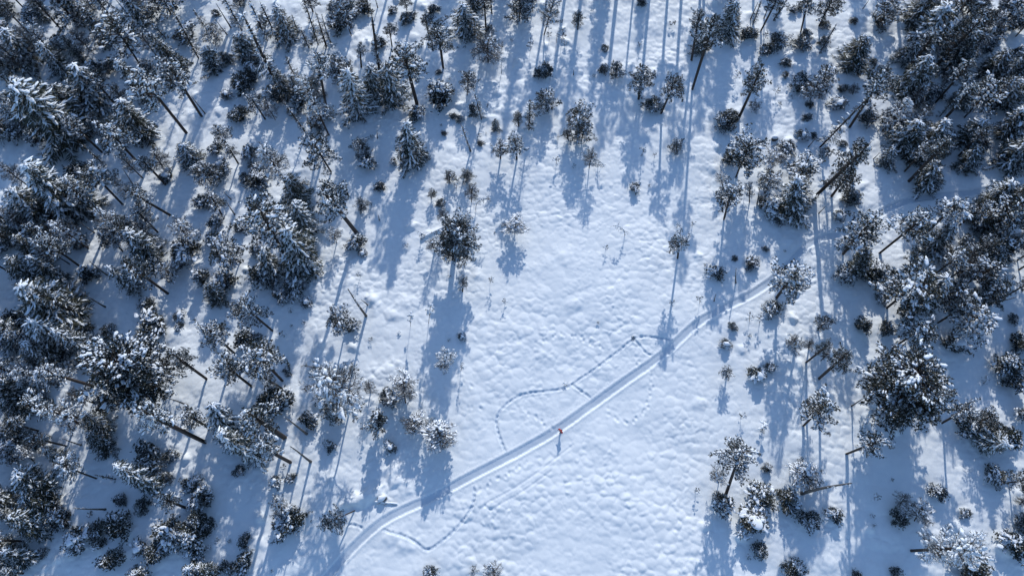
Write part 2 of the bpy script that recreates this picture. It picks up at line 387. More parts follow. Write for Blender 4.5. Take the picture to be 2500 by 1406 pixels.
def bushy(key, H0, R0, seed, nst=46, dens=1.0):
    """young pine, branched to the ground, uneven dome"""
    rnd = random.Random(seed); cr = MB(); caps = []
    lob = [rnd.choice((.45, .7, .9, 1.1, 1.25)) for _ in range(6)]
    for i in range(nst):
        az = i * 2.4 + rnd.uniform(-.4, .4); u = rnd.random() ** .8
        el = .15 + u * 1.25
        Rr = R0 * lob[int((az % 6.283) / 6.283 * 6) % 6] * rnd.uniform(.7, 1.08)
        e = (math.cos(az) * Rr * math.cos(el), math.sin(az) * Rr * math.cos(el), .1 * H0 + H0 * .88 * math.sin(el) * rnd.uniform(.75, 1.05))
        s0 = (0, 0, e[2] * .35); n = 4
        pts = [tuple(s0[a] * (1 - k / n) + e[a] * k / n for a in range(3)) for k in range(n + 1)]
        tube(cr, pts, [.03 * (1 - .75 * k / n) for k in range(n + 1)], 3, 1)
        for k in range(int(20 * dens)):
            t = .3 + .7 * rnd.random() ** .7
            b = tuple(s0[a] * (1 - t) + e[a] * t for a in range(3))
            p = (b[0] + rnd.gauss(0, .13), b[1] + rnd.gauss(0, .13), b[2] + rnd.gauss(0, .08))
            d = vnorm((math.cos(az) * .5, math.sin(az) * .5, .7))
            tuft(cr, p, d, .165, 9, .027, rnd, .95)
            if t > .55 and rnd.random() < .5: g_ = rnd.uniform(.6, 1.0) if rnd.random() < .8 else rnd.uniform(1.1, 1.9); caps.append(((p[0], p[1], p[2] + .06), .085 * g_ * rnd.uniform(.9, 1.7), .055 * g_, .03 * g_, az + rnd.uniform(-.6, .6), 0))
    finish(key, H0, R0, cr, caps, [NEEDLE, BARK, CAP])
def sprig(key, H0, R0, seed, n=9, frost=False):
    rnd = random.Random(seed); cr = MB(); caps = []
    for i in range(n):
        az = i * 2.4 + rnd.uniform(-.4, .4); z = H0 * rnd.uniform(.3, .95)
        L = R0 * rnd.uniform(.5, 1.1) * (1.15 - .5 * z / H0)
        pts = [(0, 0, z), (math.cos(az) * L * .5, math.sin(az) * L * .5, z + L * .22), (math.cos(az) * L, math.sin(az) * L, z + L * .3)]
        tube(cr, pts, [.012, .009, .005], 3, 1)
        for k in range(3):
            t = rnd.uniform(.45, 1); p = (math.cos(az) * L * t, math.sin(az) * L * t, z + L * .28)
            tuft(cr, p, vnorm((math.cos(az), math.sin(az), .8)), .12, 5, .018, rnd, .9)
            if rnd.random() < .5: caps.append(((p[0], p[1], p[2] + .05), rnd.uniform(.05, .1), rnd.uniform(.04, .08), .035, az, 0))
    finish(key, H0, R0, cr, caps, [NEEDLE, BARK, CAP])
for k in range(6): pine('PA_%d' % k, 7, 1.7, .16, 100 + k, 50, 1.1)
for k in range(6): pine('PB_%d' % k, 8, 1.6, .38, 110 + k, 42, 1.05)
for k in range(6): pine('PC_%d' % k, 9, 1.5, .58, 120 + k, 36, 1.0)
for k in range(4): pine('F_%d' % k, 6, 1.5, .34, 130 + k, 38, 1.05, True)
for k in range(2): pine('G_%d' % k, 6.5, 2.6, .3, 140 + k, 190, 1.25, lobes=(.82, .95, 1.05, 1.1))
for k in range(5): spruce('S_%d' % k, 9, 1.8, 150 + k)
for k in range(4): spruce('N_%d' % k, 8, .8, 160 + k, .75, .12, .3, True)
for k in range(8): bushy('B_%d' % k, 2.4, 1.0, 170 + k)
for k in range(4): sprig('T_%d' % k, 1.5, .38, 180 + k, 11)
for k in range(3): sprig('H_%d' % k, .45, .3, 190 + k, 8)

# trunks: unit radius, unit height
def trunk_mesh(seed, bend=.0, n=10):
    rnd = random.Random(seed); mb = MB(); pts = []; rad = []
    a = rnd.random() * 6
    for i in range(13):
        t = i / 12; pts.append((math.sin(t * 5 + a) * .35 * math.sin(t * math.pi), math.cos(t * 4 + a) * .35 * math.sin(t * math.pi), t * .96 - .03))
        rad.append((1.25 if i == 0 else 1.0) * (1 - .86 * t ** .9) + .03)
    tube(mb, pts, rad, n, 0, True); return mb.mesh('trunk', [BARK])
TRUNKS = [trunk_mesh(k) for k in range(4)]
def snag_mesh(seed, H0=6.0, R0=.8):
    """dead tree: broken trunk top, bare stub branches"""
    rnd = random.Random(seed); tr = MB(); br = MB(); sn = MB(); pts = []; rad = []; a = rnd.random() * 6
    for i in range(12):
        t = i / 11; pts.append((math.sin(t * 4 + a) * .06, math.cos(t * 3 + a) * .06, t * H0)); rad.append(.12 * (1 - .72 * t) * (1.2 if i == 0 else 1))
    tube(tr, pts, rad, 8, 0, True)
    for i in range(26):
        z = H0 * rnd.uniform(.25, .97); az = rnd.random() * 6.3; L = R0 * rnd.uniform(.25, 1.0)
        q = [(0, 0, z)]; d = (math.cos(az), math.sin(az), rnd.uniform(-.3, .5))
        for k in range(3):
            d = vnorm((d[0] + rnd.uniform(-.35, .35), d[1] + rnd.uniform(-.35, .35), d[2] + rnd.uniform(-.3, .2))); q.append(vadd(q[-1], d, L / 3))
        tube(br, q, [.03, .022, .015, .006], 4)
        lump(sn, vadd(q[1], (0, 0, 1), .025), .11, .03, .03, az, rnd); 
        if rnd.random() < .5: lump(sn, vadd(q[2], (0, 0, 1), .025), .09, .025, .03, az, rnd)
    return tr.mesh('trunk', [DEADB]), br.mesh('branches', [DEADB]), sn.mesh('snow', [CAP])
SNAGS = [snag_mesh(200 + k) for k in range(4)]

def tag(o, label=None, cat=None, group=None, kind=None):
    if label: o['label'] = label
    if cat: o['category'] = cat
    if group: o['group'] = group
    if kind: o['kind'] = kind
def add(name, me, parent=None, mat=None):
    o = bpy.data.objects.new(name, me); C.objects.link(o)
    if parent is not None: o.parent = parent
    if mat is not None: o.matrix_local = mat
    return o
DATA = """
P 191 65 105 -45 40 1
B 95 62 70 10 28 1
P 417 36 370 -60 42 1
D 305 28 280 -5 6 0
P 229 28 205 -12 20 0
P 343 161 246 12 50 1
F 230 133 165 68 26 0
S 95 170 10 75 45 1
S 170 190 90 98 30 1
S 255 285 172 150 52 2
P 455 325 320 158 42 2
P 492 285 395 130 36 1
D 500 278 468 235 10 0
N 485 143 420 25 16 0
N 405 95 360 45 12 0
B 470 108 435 55 25 1
S 452 170 355 75 28 0
S 195 365 20 195 72 1
S 120 260 15 180 40 0
S 200 290 120 200 35 0
S 365 345 285 235 42 1
P 356 417 238 290 40 1
N 256 404 190 345 10 0
D 325 450 300 415 5 0
N 499 64 471 23 10 0
D 563 69 528 8 5 0
D 554 86 525 46 4 0
B 527 43 520 20 10 0
N 590 75 545 -10 16 0
P 588 18 570 -30 20 0
N 653 100 607 0 18 1
N 674 205 590 30 24 1
N 680 105 635 5 18 1
S 712 110 670 8 32 1
N 727 83 712 35 10 0
N 755 118 730 65 13 0
N 777 110 742 0 17 0
N 797 115 770 30 15 0
D 807 105 785 35 8 0
P 764 30 745 -35 20 0
B 818 36 806 2 15 0
B 838 76 820 30 26 0
P 838 20 825 -25 16 0
B 895 42 882 8 21 0
N 933 225 905 18 14 0
B 930 120 922 88 16 1
D 922 19 915 -12 6 0
b 960 28 10 1
P 993 25 983 -18 15 0
B 993 62 985 26 16 0
P 957 114 947 50 17 0
P 882 165 878 98 14 1
S 610 152 580 75 30 1
P 530 98 498 50 24 1
S 532 182 497 108 26 1
S 562 158 535 125 16 0
B 600 234 572 168 28 0
B 622 196 604 158 15 0
b 664 216 10 0
b 555 234 13 2
P 648 292 603 225 21 1
F 672 293 642 238 20 0
B 595 295 570 260 20 0
N 748 326 690 248 10 0
S 708 245 670 165 22 0
N 728 207 697 136 17 0
F 803 330 732 180 30 1
P 797 267 772 116 26 2
P 835 202 812 122 33 1
b 772 202 14 0
b 785 230 11 1
B 742 273 717 214 18 0
S 878 297 845 162 40 2
S 915 257 900 150 30 1
S 968 264 940 145 38 1
P 1021 265 978 98 40 1
B 780 318 765 276 18 0
b 806 282 12 2
b 716 277 14 2
P 808 420 748 320 38 1
P 560 362 520 298 22 1
t 851 314 8 0
h 908 335 6 0
D 922 338 919 317 3 0
P 894 375 862 335 22 1
S 1005 412 990 288 38 1
b 1019 280 18 1
B 1035 400 1028 365 16 1
b 961 397 9 1
b 531 364 15 1
B 545 420 540 385 15 2
P 582 400 552 350 15 1
B 618 392 600 353 19 1
F 700 452 632 345 32 1
B 630 425 622 395 16 1
B 645 462 625 418 26 1
b 598 436 11 0
D 563 487 546 468 5 0
D 604 461 582 451 4 0
P 542 525 500 457 26 1
P 540 440 488 392 28 1
N 538 442 501 401 8 0
D 573 524 552 490 4 0
b 530 540 17 1
b 589 557 15 1
B 525 600 512 572 18 1
h 549 569 7 2
S 745 522 700 422 40 0
P 705 640 618 483 56 1
S 755 582 715 488 36 1
S 762 667 690 548 52 1
B 752 682 728 628 26 0
B 650 708 628 638 28 1
S 672 682 640 600 34 1
B 727 725 708 684 26 1
B 690 738 675 705 18 1
b 627 610 14 1
P 871 569 772 446 40 1
F 822 592 808 553 17 1
B 878 612 858 580 21 1
b 886 618 10 2
B 928 468 922 440 12 0
P 882 512 884 477 16 1
t 907 500 5 0
D 927 538 922 524 4 0
B 905 417 888 378 20 1
h 697 396 5 0
h 991 600 7 0
t 880 674 8 0
P 586 640 510 593 36 1
B 565 700 530 663 26 1
S 540 744 505 688 27 0
S 200 537 50 393 62 2
S 235 522 150 425 36 1
S 130 562 20 455 50 1
P 300 500 200 395 36 1
P 415 525 302 458 24 1
F 402 418 370 363 26 0
b 412 430 17 2
S 475 412 445 350 30 1
P 520 452 465 397 27 1
B 500 510 482 473 17 0
F 330 592 225 505 30 1
S 385 642 300 558 40 1
P 300 614 235 543 28 1
F 380 586 315 535 25 0
P 385 567 320 503 25 1
F 470 602 425 530 28 1
B 460 647 425 578 32 1
P 213 664 83 568 27 1
D 262 672 218 637 5 0
b 201 597 17 0
D 230 568 193 540 6 0
S 110 700 10 625 38 0
S 60 572 -10 508 36 2
S 115 642 30 575 36 0
S 160 690 60 620 30 1
P 428 670 370 645 26 2
B 497 702 475 653 18 1
h 325 680 8 0
S 190 792 30 690 62 1
S 182 747 80 680 36 0
S 192 847 60 778 46 2
S 60 852 -20 780 40 1
S 110 892 45 850 26 2
D 256 749 198 712 8 0
B 362 757 352 718 18 1
B 388 818 360 755 33 1
b 445 768 13 2
b 438 795 10 1
B 278 820 250 796 15 0
b 215 800 14 0
F 205 899 175 868 18 0
G 375 968 250 845 84 1
P 224 941 80 898 28 2
P 505 925 410 858 24 0
F 235 1052 88 985 34 2
S 262 1062 200 1003 30 0
B 277 1002 225 963 23 0
S 70 1015 -10 960 35 0
P 95 1052 0 1025 25 0
P 500 1078 320 992 32 2
P 512 1046 440 1000 26 1
D 458 989 407 971 4 0
P 572 862 490 788 30 1
P 665 807 575 730 36 1
B 602 850 590 795 24 0
P 689 929 605 842 42 1
P 614 942 518 868 38 1
F 688 948 628 912 15 0
B 690 1007 645 953 32 0
b 699 962 15 2
b 703 900 9 1
b 705 913 7 0
t 695 818 8 0
b 632 818 8 0
h 711 758 7 0
h 712 795 4 0
b 750 738 13 2
t 744 788 6 1
P 843 806 812 755 28 1
b 861 793 15 1
D 893 770 850 705 14 0
D 898 745 881 731 4 0
h 871 823 6 1
h 906 828 6 0
h 975 812 5 2
F 858 984 770 895 60 1
B 820 1032 800 978 26 0
F 905 956 897 928 16 0
t 846 890 6 0
b 756 1018 20 0
F 990 985 982 908 36 1 3.2
B 950 987 942 950 20 1
B 925 1064 918 998 21 1
t 891 1043 9 0
D 750 1058 694 1020 5 0
P 697 1070 585 995 42 1
S 580 1077 510 980 40 2
S 640 1122 530 1052 42 2
P 709 1128 622 1080 26 2
D 760 1126 706 1090 8 0
B 674 1186 672 1148 14 2
b 711 1165 11 1
h 695 1138 8 0
B 715 1292 705 1217 34 1
F 690 1264 680 1188 24 1
P 866 1246 768 1290 28 1 3.5
B 602 1394 585 1338 24 0
b 559 1381 15 0
B 508 1292 505 1243 20 0
b 596 1318 15 0
h 532 1318 7 0
h 562 1320 6 0
S 520 1425 480 1362 32 0
h 665 1392 4 0
h 510 1335 8 0
b 585 1146 13 0
B 505 1226 495 1158 18 1
S 60 1080 -10 1050 26 0
F 110 1094 82 1060 20 0
F 82 1125 35 1082 18 1
P 40 1122 -15 1078 28 2
S 165 1132 98 1092 22 1
D 197 1086 151 1069 5 0
S 270 1100 212 1052 28 0
b 257 1113 10 0
P 235 1167 128 1128 28 2
S 135 1212 30 1148 48 1
S 125 1252 55 1185 38 0
N 283 1169 228 1158 6 0
S 385 1192 272 1132 38 1
B 380 1145 325 1113 22 1
B 410 1182 385 1152 18 0
B 420 1126 412 1092 17 0
P 455 1240 380 1208 22 1
B 478 1197 455 1163 20 1
B 502 1237 475 1193 26 1
b 302 1217 14 0
b 350 1233 18 0
D 256 1244 180 1239 10 0
h 225 1253 9 0
B 165 1288 142 1248 18 0
B 203 1338 170 1288 30 2
B 322 1302 262 1258 32 0
b 245 1290 18 0
b 246 1323 16 0
B 288 1386 255 1350 27 0
b 348 1331 18 2
B 395 1372 375 1323 26 0
B 442 1322 395 1262 34 1
B 487 1338 445 1283 32 1
B 497 1287 465 1248 20 0
S 115 1290 10 1258 40 0
S 85 1370 0 1343 32 1
b 107 1347 12 0
P 57 1399 -30 1392 25 0
b 487 1357 16 1
S 500 1422 450 1382 30 1
B 350 1425 325 1390 26 1
h 461 1339 6 0
P 1048 95 1035 25 18 0
b 1057 26 13 0
b 1005 44 13 0
P 1082 168 1066 42 34 0
S 1145 96 1128 2 36 1
S 1162 32 1150 -42 27 0
P 1187 82 1180 -42 22 0
P 1201 34 1195 -42 18 0
F 1192 154 1188 78 38 0
b 1195 72 9 0
P 1269 52 1268 -28 30 0
P 1301 30 1297 -22 12 0
F 1328 86 1358 -18 24 1
T 1341 102 1339 66 8 0
U 1358 105 1368 72 11 0
T 1371 106 1375 70 11 0
U 1378 112 1384 102 4 0
P 1410 73 1414 22 16 0
T 1295 124 1296 98 9 0
t 1250 103 5 0
U 1224 180 1230 142 7 0
B 1320 193 1318 157 14 1
B 1337 192 1333 148 16 0
P 1335 270 1333 206 28 1
B 1087 268 1072 198 31 1
b 1070 177 7 0
P 1140 232 1147 166 22 0
N 1176 293 1155 218 11 1
B 1158 294 1154 246 12 0
b 1106 285 9 0
b 1122 292 9 0
t 1190 262 5 0
h 1077 307 4 0
b 1083 326 7 0
h 1171 333 6 0
h 1187 326 3 0
b 1171 350 8 0
h 1183 349 4 0
h 1118 118 4 0
h 1098 193 4 0
S 1212 320 1210 288 12 0
P 1266 309 1264 268 14 0
N 1291 318 1294 241 16 0
D 1148 369 1128 306 20 0
P 1262 390 1252 318 25 2
P 1222 388 1220 343 18 1
P 1420 343 1430 288 28 1
P 1413 322 1418 248 28 1
F 1393 318 1392 278 12 0
P 1388 343 1381 311 12 0
t 1362 340 5 0
b 1472 170 12 0
h 1450 186 5 0
b 1476 120 8 0
h 1445 28 4 0
D 1400 184 1400 170 2 0
P 1503 187 1508 142 18 0
b 1567 8 11 0
h 1640 62 9 0
t 1560 115 6 0
P 1559 243 1571 146 29 0
h 1567 241 7 0
P 1614 277 1657 178 28 0
B 1590 276 1600 243 19 0
P 1688 149 1712 10 21 1
P 1691 218 1750 22 29 0
S 1707 135 1722 78 22 0
S 1775 98 1800 -8 32 1
P 1782 10 1795 -35 12 0
b 1821 86 18 0
h 1846 76 6 0
P 1857 76 1920 -45 28 0
D 1833 48 1850 5 6 0
N 1838 61 1862 -8 8 0
N 1888 51 1925 -5 9 0
D 1865 46 1879 5 3 0
b 1934 28 9 1
b 1952 22 7 0
P 1955 80 1978 -20 22 0
b 1963 88 14 0
B 1888 126 1905 83 23 0
B 1862 135 1876 110 14 0
B 1947 126 1962 103 18 0
t 1866 96 9 0
t 1927 97 7 0
P 1803 290 1867 148 28 0
b 1915 154 12 0
b 1916 182 8 0
t 1893 228 9 0
h 1933 237 5 0
B 1945 224 1973 178 23 0
F 1975 250 2005 188 27 1
t 1795 195 9 0
F 1842 272 1842 243 15 0
h 1903 255 6 0
b 1975 255 9 0
B 1768 322 1775 266 25 0
B 1785 297 1796 266 15 0
P 1797 433 1842 320 38 1
B 1785 407 1790 358 18 0
b 1957 332 13 2
b 1986 330 8 0
B 1915 378 1932 340 18 1
b 1970 288 10 0
D 1974 360 1992 335 4 0
P 1652 368 1653 332 17 1
T 1568 382 1571 361 8 0
t 1597 383 6 0
b 1548 460 12 1
t 1584 455 4 0
P 1767 535 1793 444 30 1
F 1765 455 1757 418 14 1
F 1830 495 1832 440 11 1
T 1818 470 1825 445 8 1
D 1848 498 1856 462 4 0
b 1859 492 13 0
F 1885 405 1896 365 28 1
P 1867 472 1890 408 24 1
S 1935 542 1950 425 44 1
B 1890 527 1885 478 26 2
B 1905 550 1900 518 18 2
P 1950 440 1987 363 35 2
P 1987 483 2132 342 32 0
P 1654 630 1661 570 22 1 6.2
t 1653 555 6 0
t 1690 550 6 0
U 1525 575 1493 558 10 1 .8
b 1794 630 7 0
b 1835 643 15 1
b 1868 608 7 0
h 1915 613 4 0
t 1720 650 6 0
B 1746 677 1748 653 18 1
D 1796 690 1798 655 8 0
P 1895 728 1962 638 42 2
B 1882 766 1888 736 20 1
U 1912 755 1918 735 8 0 .7
D 1743 734 1749 718 3 0
T 1708 742 1709 722 9 1
t 1639 742 8 0
T 1830 785 1830 765 10 1
T 1855 788 1856 768 9 1
t 1827 820 6 1
b 1788 797 10 0
b 1770 838 12 2
P 1774 922 1774 891 15 1
b 1850 912 19 2
B 1875 908 1878 888 12 1
F 1941 853 1941 818 20 0 5.5
F 1975 852 1978 826 12 0 4
P 1968 885 2032 833 14 0
P 1998 802 2032 770 19 0
P 2004 880 2028 856 11 0
P 2000 924 2084 848 27 0
B 2105 810 2108 766 17 0
B 2166 821 2170 786 18 0
t 1808 1016 8 0
h 1820 1014 3 0
T 1862 1050 1862 1028 11 2
P 1961 1040 2036 965 42 1
G 2170 1000 2275 870 86 1
S 2190 1030 2212 972 30 0
D 2079 990 2112 971 5 0
P 2197 1028 2340 948 18 1
P 2374 1036 2442 1006 25 0
P 2300 1032 2385 985 26 1
B 2475 952 2480 908 26 0
B 2488 857 2490 812 22 0
b 2469 778 12 0
U 2400 935 2408 920 7 0 .8
P 2322 812 2430 752 46 2
P 2180 850 2278 782 37 1
B 2325 865 2340 823 26 2
P 2166 752 2290 650 56 1
B 2225 772 2235 733 32 0
P 2276 756 2375 695 38 1
b 2149 728 13 1
P 2058 620 2155 510 46 1
B 2060 690 2075 648 24 1
S 2085 672 2112 608 36 0
B 2125 688 2155 636 30 1
P 2148 618 2278 512 42 1
P 2260 570 2355 478 34 2
S 2400 522 2480 438 42 1
P 2404 565 2530 470 42 1
P 2437 562 2560 490 35 0
S 2390 572 2420 520 30 0
b 2238 622 18 0
B 2285 634 2318 590 26 1
P 2325 655 2392 598 24 0
S 2400 642 2475 578 38 0
P 2350 697 2450 638 32 1
P 2375 740 2480 690 32 0
S 2375 747 2435 700 26 0
D 2420 742 2481 724 6 0
S 2160 410 2185 355 24 1
D 2133 389 2148 372 3 0
S 2250 467 2288 387 35 1
S 2345 417 2395 353 30 0
N 2300 385 2345 355 8 0
S 2450 417 2510 338 42 1
b 2011 374 12 1
b 2056 352 9 0
B 2075 502 2090 460 22 0
P 2030 480 2090 398 32 0
D 1999 522 2015 503 4 0
b 2045 528 14 2
P 2000 64 2050 -35 32 0
N 2001 131 2043 58 10 0
b 2012 65 12 0
b 2010 105 13 0
b 2082 52 9 0
D 2107 23 2121 0 3 0
P 2145 62 2200 -25 32 1
b 2145 55 13 0
S 2070 180 2118 88 40 0
P 2000 240 2025 146 30 1
b 2127 153 10 0
S 2240 130 2318 8 52 2
S 2215 72 2275 -12 42 0
S 2192 157 2245 103 28 0
S 2192 235 2278 128 32 1
P 2276 170 2405 40 42 0
S 2320 192 2385 113 30 0
P 2433 70 2515 -12 36 1
P 2399 97 2462 18 30 1
S 2395 192 2470 118 34 0
S 2460 202 2530 118 36 1
P 2330 20 2370 -40 20 0
P 2347 24 2400 -35 25 0
P 2361 33 2430 -32 25 0
S 2340 97 2422 22 34 1
S 2325 257 2375 203 26 0
N 2294 285 2345 225 9 0
P 2355 287 2450 185 40 1
P 2074 310 2177 152 36 0
N 2002 360 2122 236 18 0
b 2042 256 18 2
b 2057 218 11 0
F 2082 232 2083 205 15 0
F 2155 320 2228 232 24 2
B 2165 327 2196 282 30 0
S 2200 377 2240 298 40 1
S 2260 372 2310 293 40 1
S 2345 362 2402 293 36 1
S 2440 352 2500 263 42 1
S 2430 272 2490 193 38 0
B 2112 307 2130 260 20 0
D 2143 321 2150 311 3 0
P 1773 1205 1818 1072 42 1 7
F 1755 1178 1750 1143 19 1 3.5
B 1760 1254 1762 1196 22 1
B 1857 1230 1855 1170 28 1
B 1838 1294 1830 1217 32 2
B 1921 1238 1925 1182 26 0
B 1971 1284 1968 1248 24 0
b 1872 1140 11 1
t 1698 1197 8 1
D 1960 1203 2078 1180 16 0
F 1962 1187 1958 1128 36 2
B 1850 1358 1852 1328 18 0
h 1826 1357 7 0
B 1938 1410 1942 1360 25 1
h 1860 1050 7 0
D 1785 1269 1785 1264 2 0
P 2067 1107 2165 1070 27 1
h 2091 1088 4 0
b 2033 1249 18 1
h 2177 1170 5 0
h 2128 1258 6 0
t 2133 1212 9 1
h 2134 1280 5 0
F 2195 1237 2212 1193 18 0
F 2232 1272 2252 1210 32 1
b 2193 1258 20 0
B 2287 1214 2283 1176 19 1
b 2355 1248 12 1
B 2427 1180 2425 1136 22 1
S 2382 1077 2466 1085 32 2
B 2352 1062 2372 1033 25 1
P 2461 1178 2540 1165 25 0
b 2490 1275 20 0
B 2462 1347 2477 1292 30 1
F 2490 1232 2492 1205 13 0
F 2225 1344 2410 1335 46 2
B 2352 1397 2370 1348 40 1
b 2185 1390 13 0
b 2087 1403 13 0
b 2362 1402 13 0
P 1097 443 1098 413 15 0
P 1140 442 1142 410 16 0
F 1151 493 1153 446 17 0
t 1115 457 7 1
P 1053 485 1059 460 10 0
B 1072 508 1078 487 11 0
F 1082 550 1080 502 14 0
U 1162 518 1203 492 17 1 2.6
t 1193 488 6 0
G 1108 632 1118 528 45 1
F 1061 614 1049 580 13 0
U 1030 580 1025 568 5 0
F 1257 572 1260 528 28 2 2.0
h 1222 552 5 1
h 1208 568 3 0
F 1438 410 1448 358 20 0
U 1460 402 1474 412 8 0 .6
t 1358 400 9 1
h 1402 407 6 0
t 1478 608 7 1
F 1129 712 1131 666 13 1
T 1196 692 1201 677 8 0
h 1096 674 5 0
T 1046 790 1052 742 10 2
T 1002 797 1002 765 8 2
b 1128 822 9 2
h 1097 829 5 0
F 1083 907 1092 850 23 2 5
T 1125 905 1129 888 6 1
t 1233 739 7 1
h 1460 787 4 0
h 1379 937 6 1
F 1014 1058 1010 1006 28 1 2.2
F 1075 1104 1070 1020 38 2 3.4
h 1545 825 6 0
F 1157 1400 1155 1353 10 1
F 1208 1410 1200 1368 20 1
b 1052 1388 15 1
b 808 1085 13 1
b 955 1088 14 2
"""

# ------------------------------------------------------------------ ground: one height field, split along the trail and the footpaths
def axis(a, b, parts, far):
    v = [np.arange(p, q, s) for p, q, s in parts]
    v = np.concatenate(v + [[parts[-1][1]]])
    lo, hi = [], []; s = .6; p = v[0]
    while p > a: p -= s; s *= 1.35; lo.append(p)
    s = .6; p = v[-1]
    while p < b: p += s; s *= 1.35; hi.append(p)
    return np.r_[lo[::-1], v, hi]
GX = axis(-3000, 3000, [(-90, -25, .2), (-25, 34, .115), (34, 92, .2)], 0)
GY = axis(-3000, 3000, [(-12, 40, .115), (40, 62, .15), (62, 104, .22)], 0)
X, Y = np.meshgrid(GX, GY)
Z, TM, FM = height(X.ravel(), Y.ravel(), True)
nx, ny = len(GX), len(GY)
Zg = Z.reshape(ny, nx)
dzdy, dzdx = np.gradient(Zg, GY, GX)
NRM = np.stack([-dzdx.ravel(), -dzdy.ravel(), np.ones(nx * ny)], 1); NRM /= np.linalg.norm(NRM, axis=1)[:, None]
CO = np.stack([X.ravel(), Y.ravel(), Z], 1)
ii = np.arange(nx * ny).reshape(ny, nx)
Q = np.stack([ii[:-1, :-1], ii[:-1, 1:], ii[1:, 1:], ii[1:, :-1]], -1).reshape(-1, 4)
tq = TM[Q].all(1); fq = FM[Q].all(1) & ~tq
def sheet(name, mask, mat, label):
    q = Q[mask]; used, inv = np.unique(q.ravel(), return_inverse=True)
    me = bpy.data.meshes.new(name); me.vertices.add(len(used)); me.vertices.foreach_set('co', CO[used].astype('f').ravel())
    me.loops.add(q.size); me.loops.foreach_set('vertex_index', inv.astype('i').ravel())
    me.polygons.add(len(q)); me.polygons.foreach_set('loop_start', np.arange(0, q.size, 4, dtype='i')); me.polygons.foreach_set('loop_total', np.full(len(q), 4, 'i'))
    me.polygons.foreach_set('use_smooth', np.ones(len(q), bool)); me.materials.append(mat); me.update(calc_edges=True)
    me.normals_split_custom_set_from_vertices(NRM[used].tolist())
    o = add(name, me); tag(o, label, None, None, 'structure'); return o
sheet('snow_ground', ~(tq | fq), SNOW, 'rippled snow covering the open bog and the forest floor')
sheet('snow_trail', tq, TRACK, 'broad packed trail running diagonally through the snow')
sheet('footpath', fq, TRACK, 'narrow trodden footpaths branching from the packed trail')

def ground(px, py):
    p = g0(px, py); z = height(p[0], p[1])
    for _ in range(2):
        d = ray(px, py); t = (z - HCAM) / d[2]; p = np.array([d[0] * t, d[1] * t]); z = height(p[0], p[1])
    return Vector((p[0], p[1], z))
def pxm(b): return FPX / (-(M3.T @ np.array([b[0], b[1], b[2] - HCAM]))[2])     # photo pixels per metre at b
def solve_top(b, px, py):
    d = Vector(ray(px, py)); d.normalize(); o = Vector((0, 0, HCAM)); up_ = Vector((0, 0, 1))
    n = d.cross(up_); w0 = b - o                      # closest approach of the vertical at b and the pixel ray
    bb = d.dot(up_); den = 1 - bb * bb
    t = (w0.dot(d) - bb * w0.dot(up_)) / den if den > 1e-9 else 0
    s_ = bb * t - w0.dot(up_)
    q = o + d * t
    return s_, q
def project(P):
    v = M3.T @ (np.array(P) - [0, 0, HCAM]); return 1250 + FPX * v[0] / -v[2], 703 - FPX * v[1] / -v[2]
def at_height(z, px, py):
    d = ray(px, py); t = (z - HCAM) / d[2]; return Vector((d[0] * t, d[1] * t, z))

NAMES = {'P': 'pine_tree', 'F': 'pine_tree', 'G': 'pine_tree', 'S': 'spruce_tree', 'N': 'narrow_spruce', 'B': 'young_pine', 'b': 'young_pine', 'T': 'sapling', 't': 'sapling',
         'U': 'bent_sapling', 'D': 'dead_tree', 'h': 'shrub'}
CATS = {'pine_tree': 'pine', 'spruce_tree': 'spruce', 'narrow_spruce': 'spruce', 'young_pine': 'young pine', 'sapling': 'sapling', 'bent_sapling': 'sapling', 'dead_tree': 'dead tree', 'tree_stump': 'stump', 'shrub': 'shrub'}
GROUPS = {'pine_tree': 'pines around the snowy bog', 'spruce_tree': 'spruces of the snowy forest', 'narrow_spruce': 'narrow thin spruces of the forest', 'young_pine': 'young bushy pines in the snow',
          'sapling': 'saplings sticking out of the snow', 'bent_sapling': 'saplings bent over by snow', 'dead_tree': 'bare dead trees and broken trunks', 'tree_stump': 'stumps poking from the snow', 'shrub': 'shrub tips poking through the snow'}
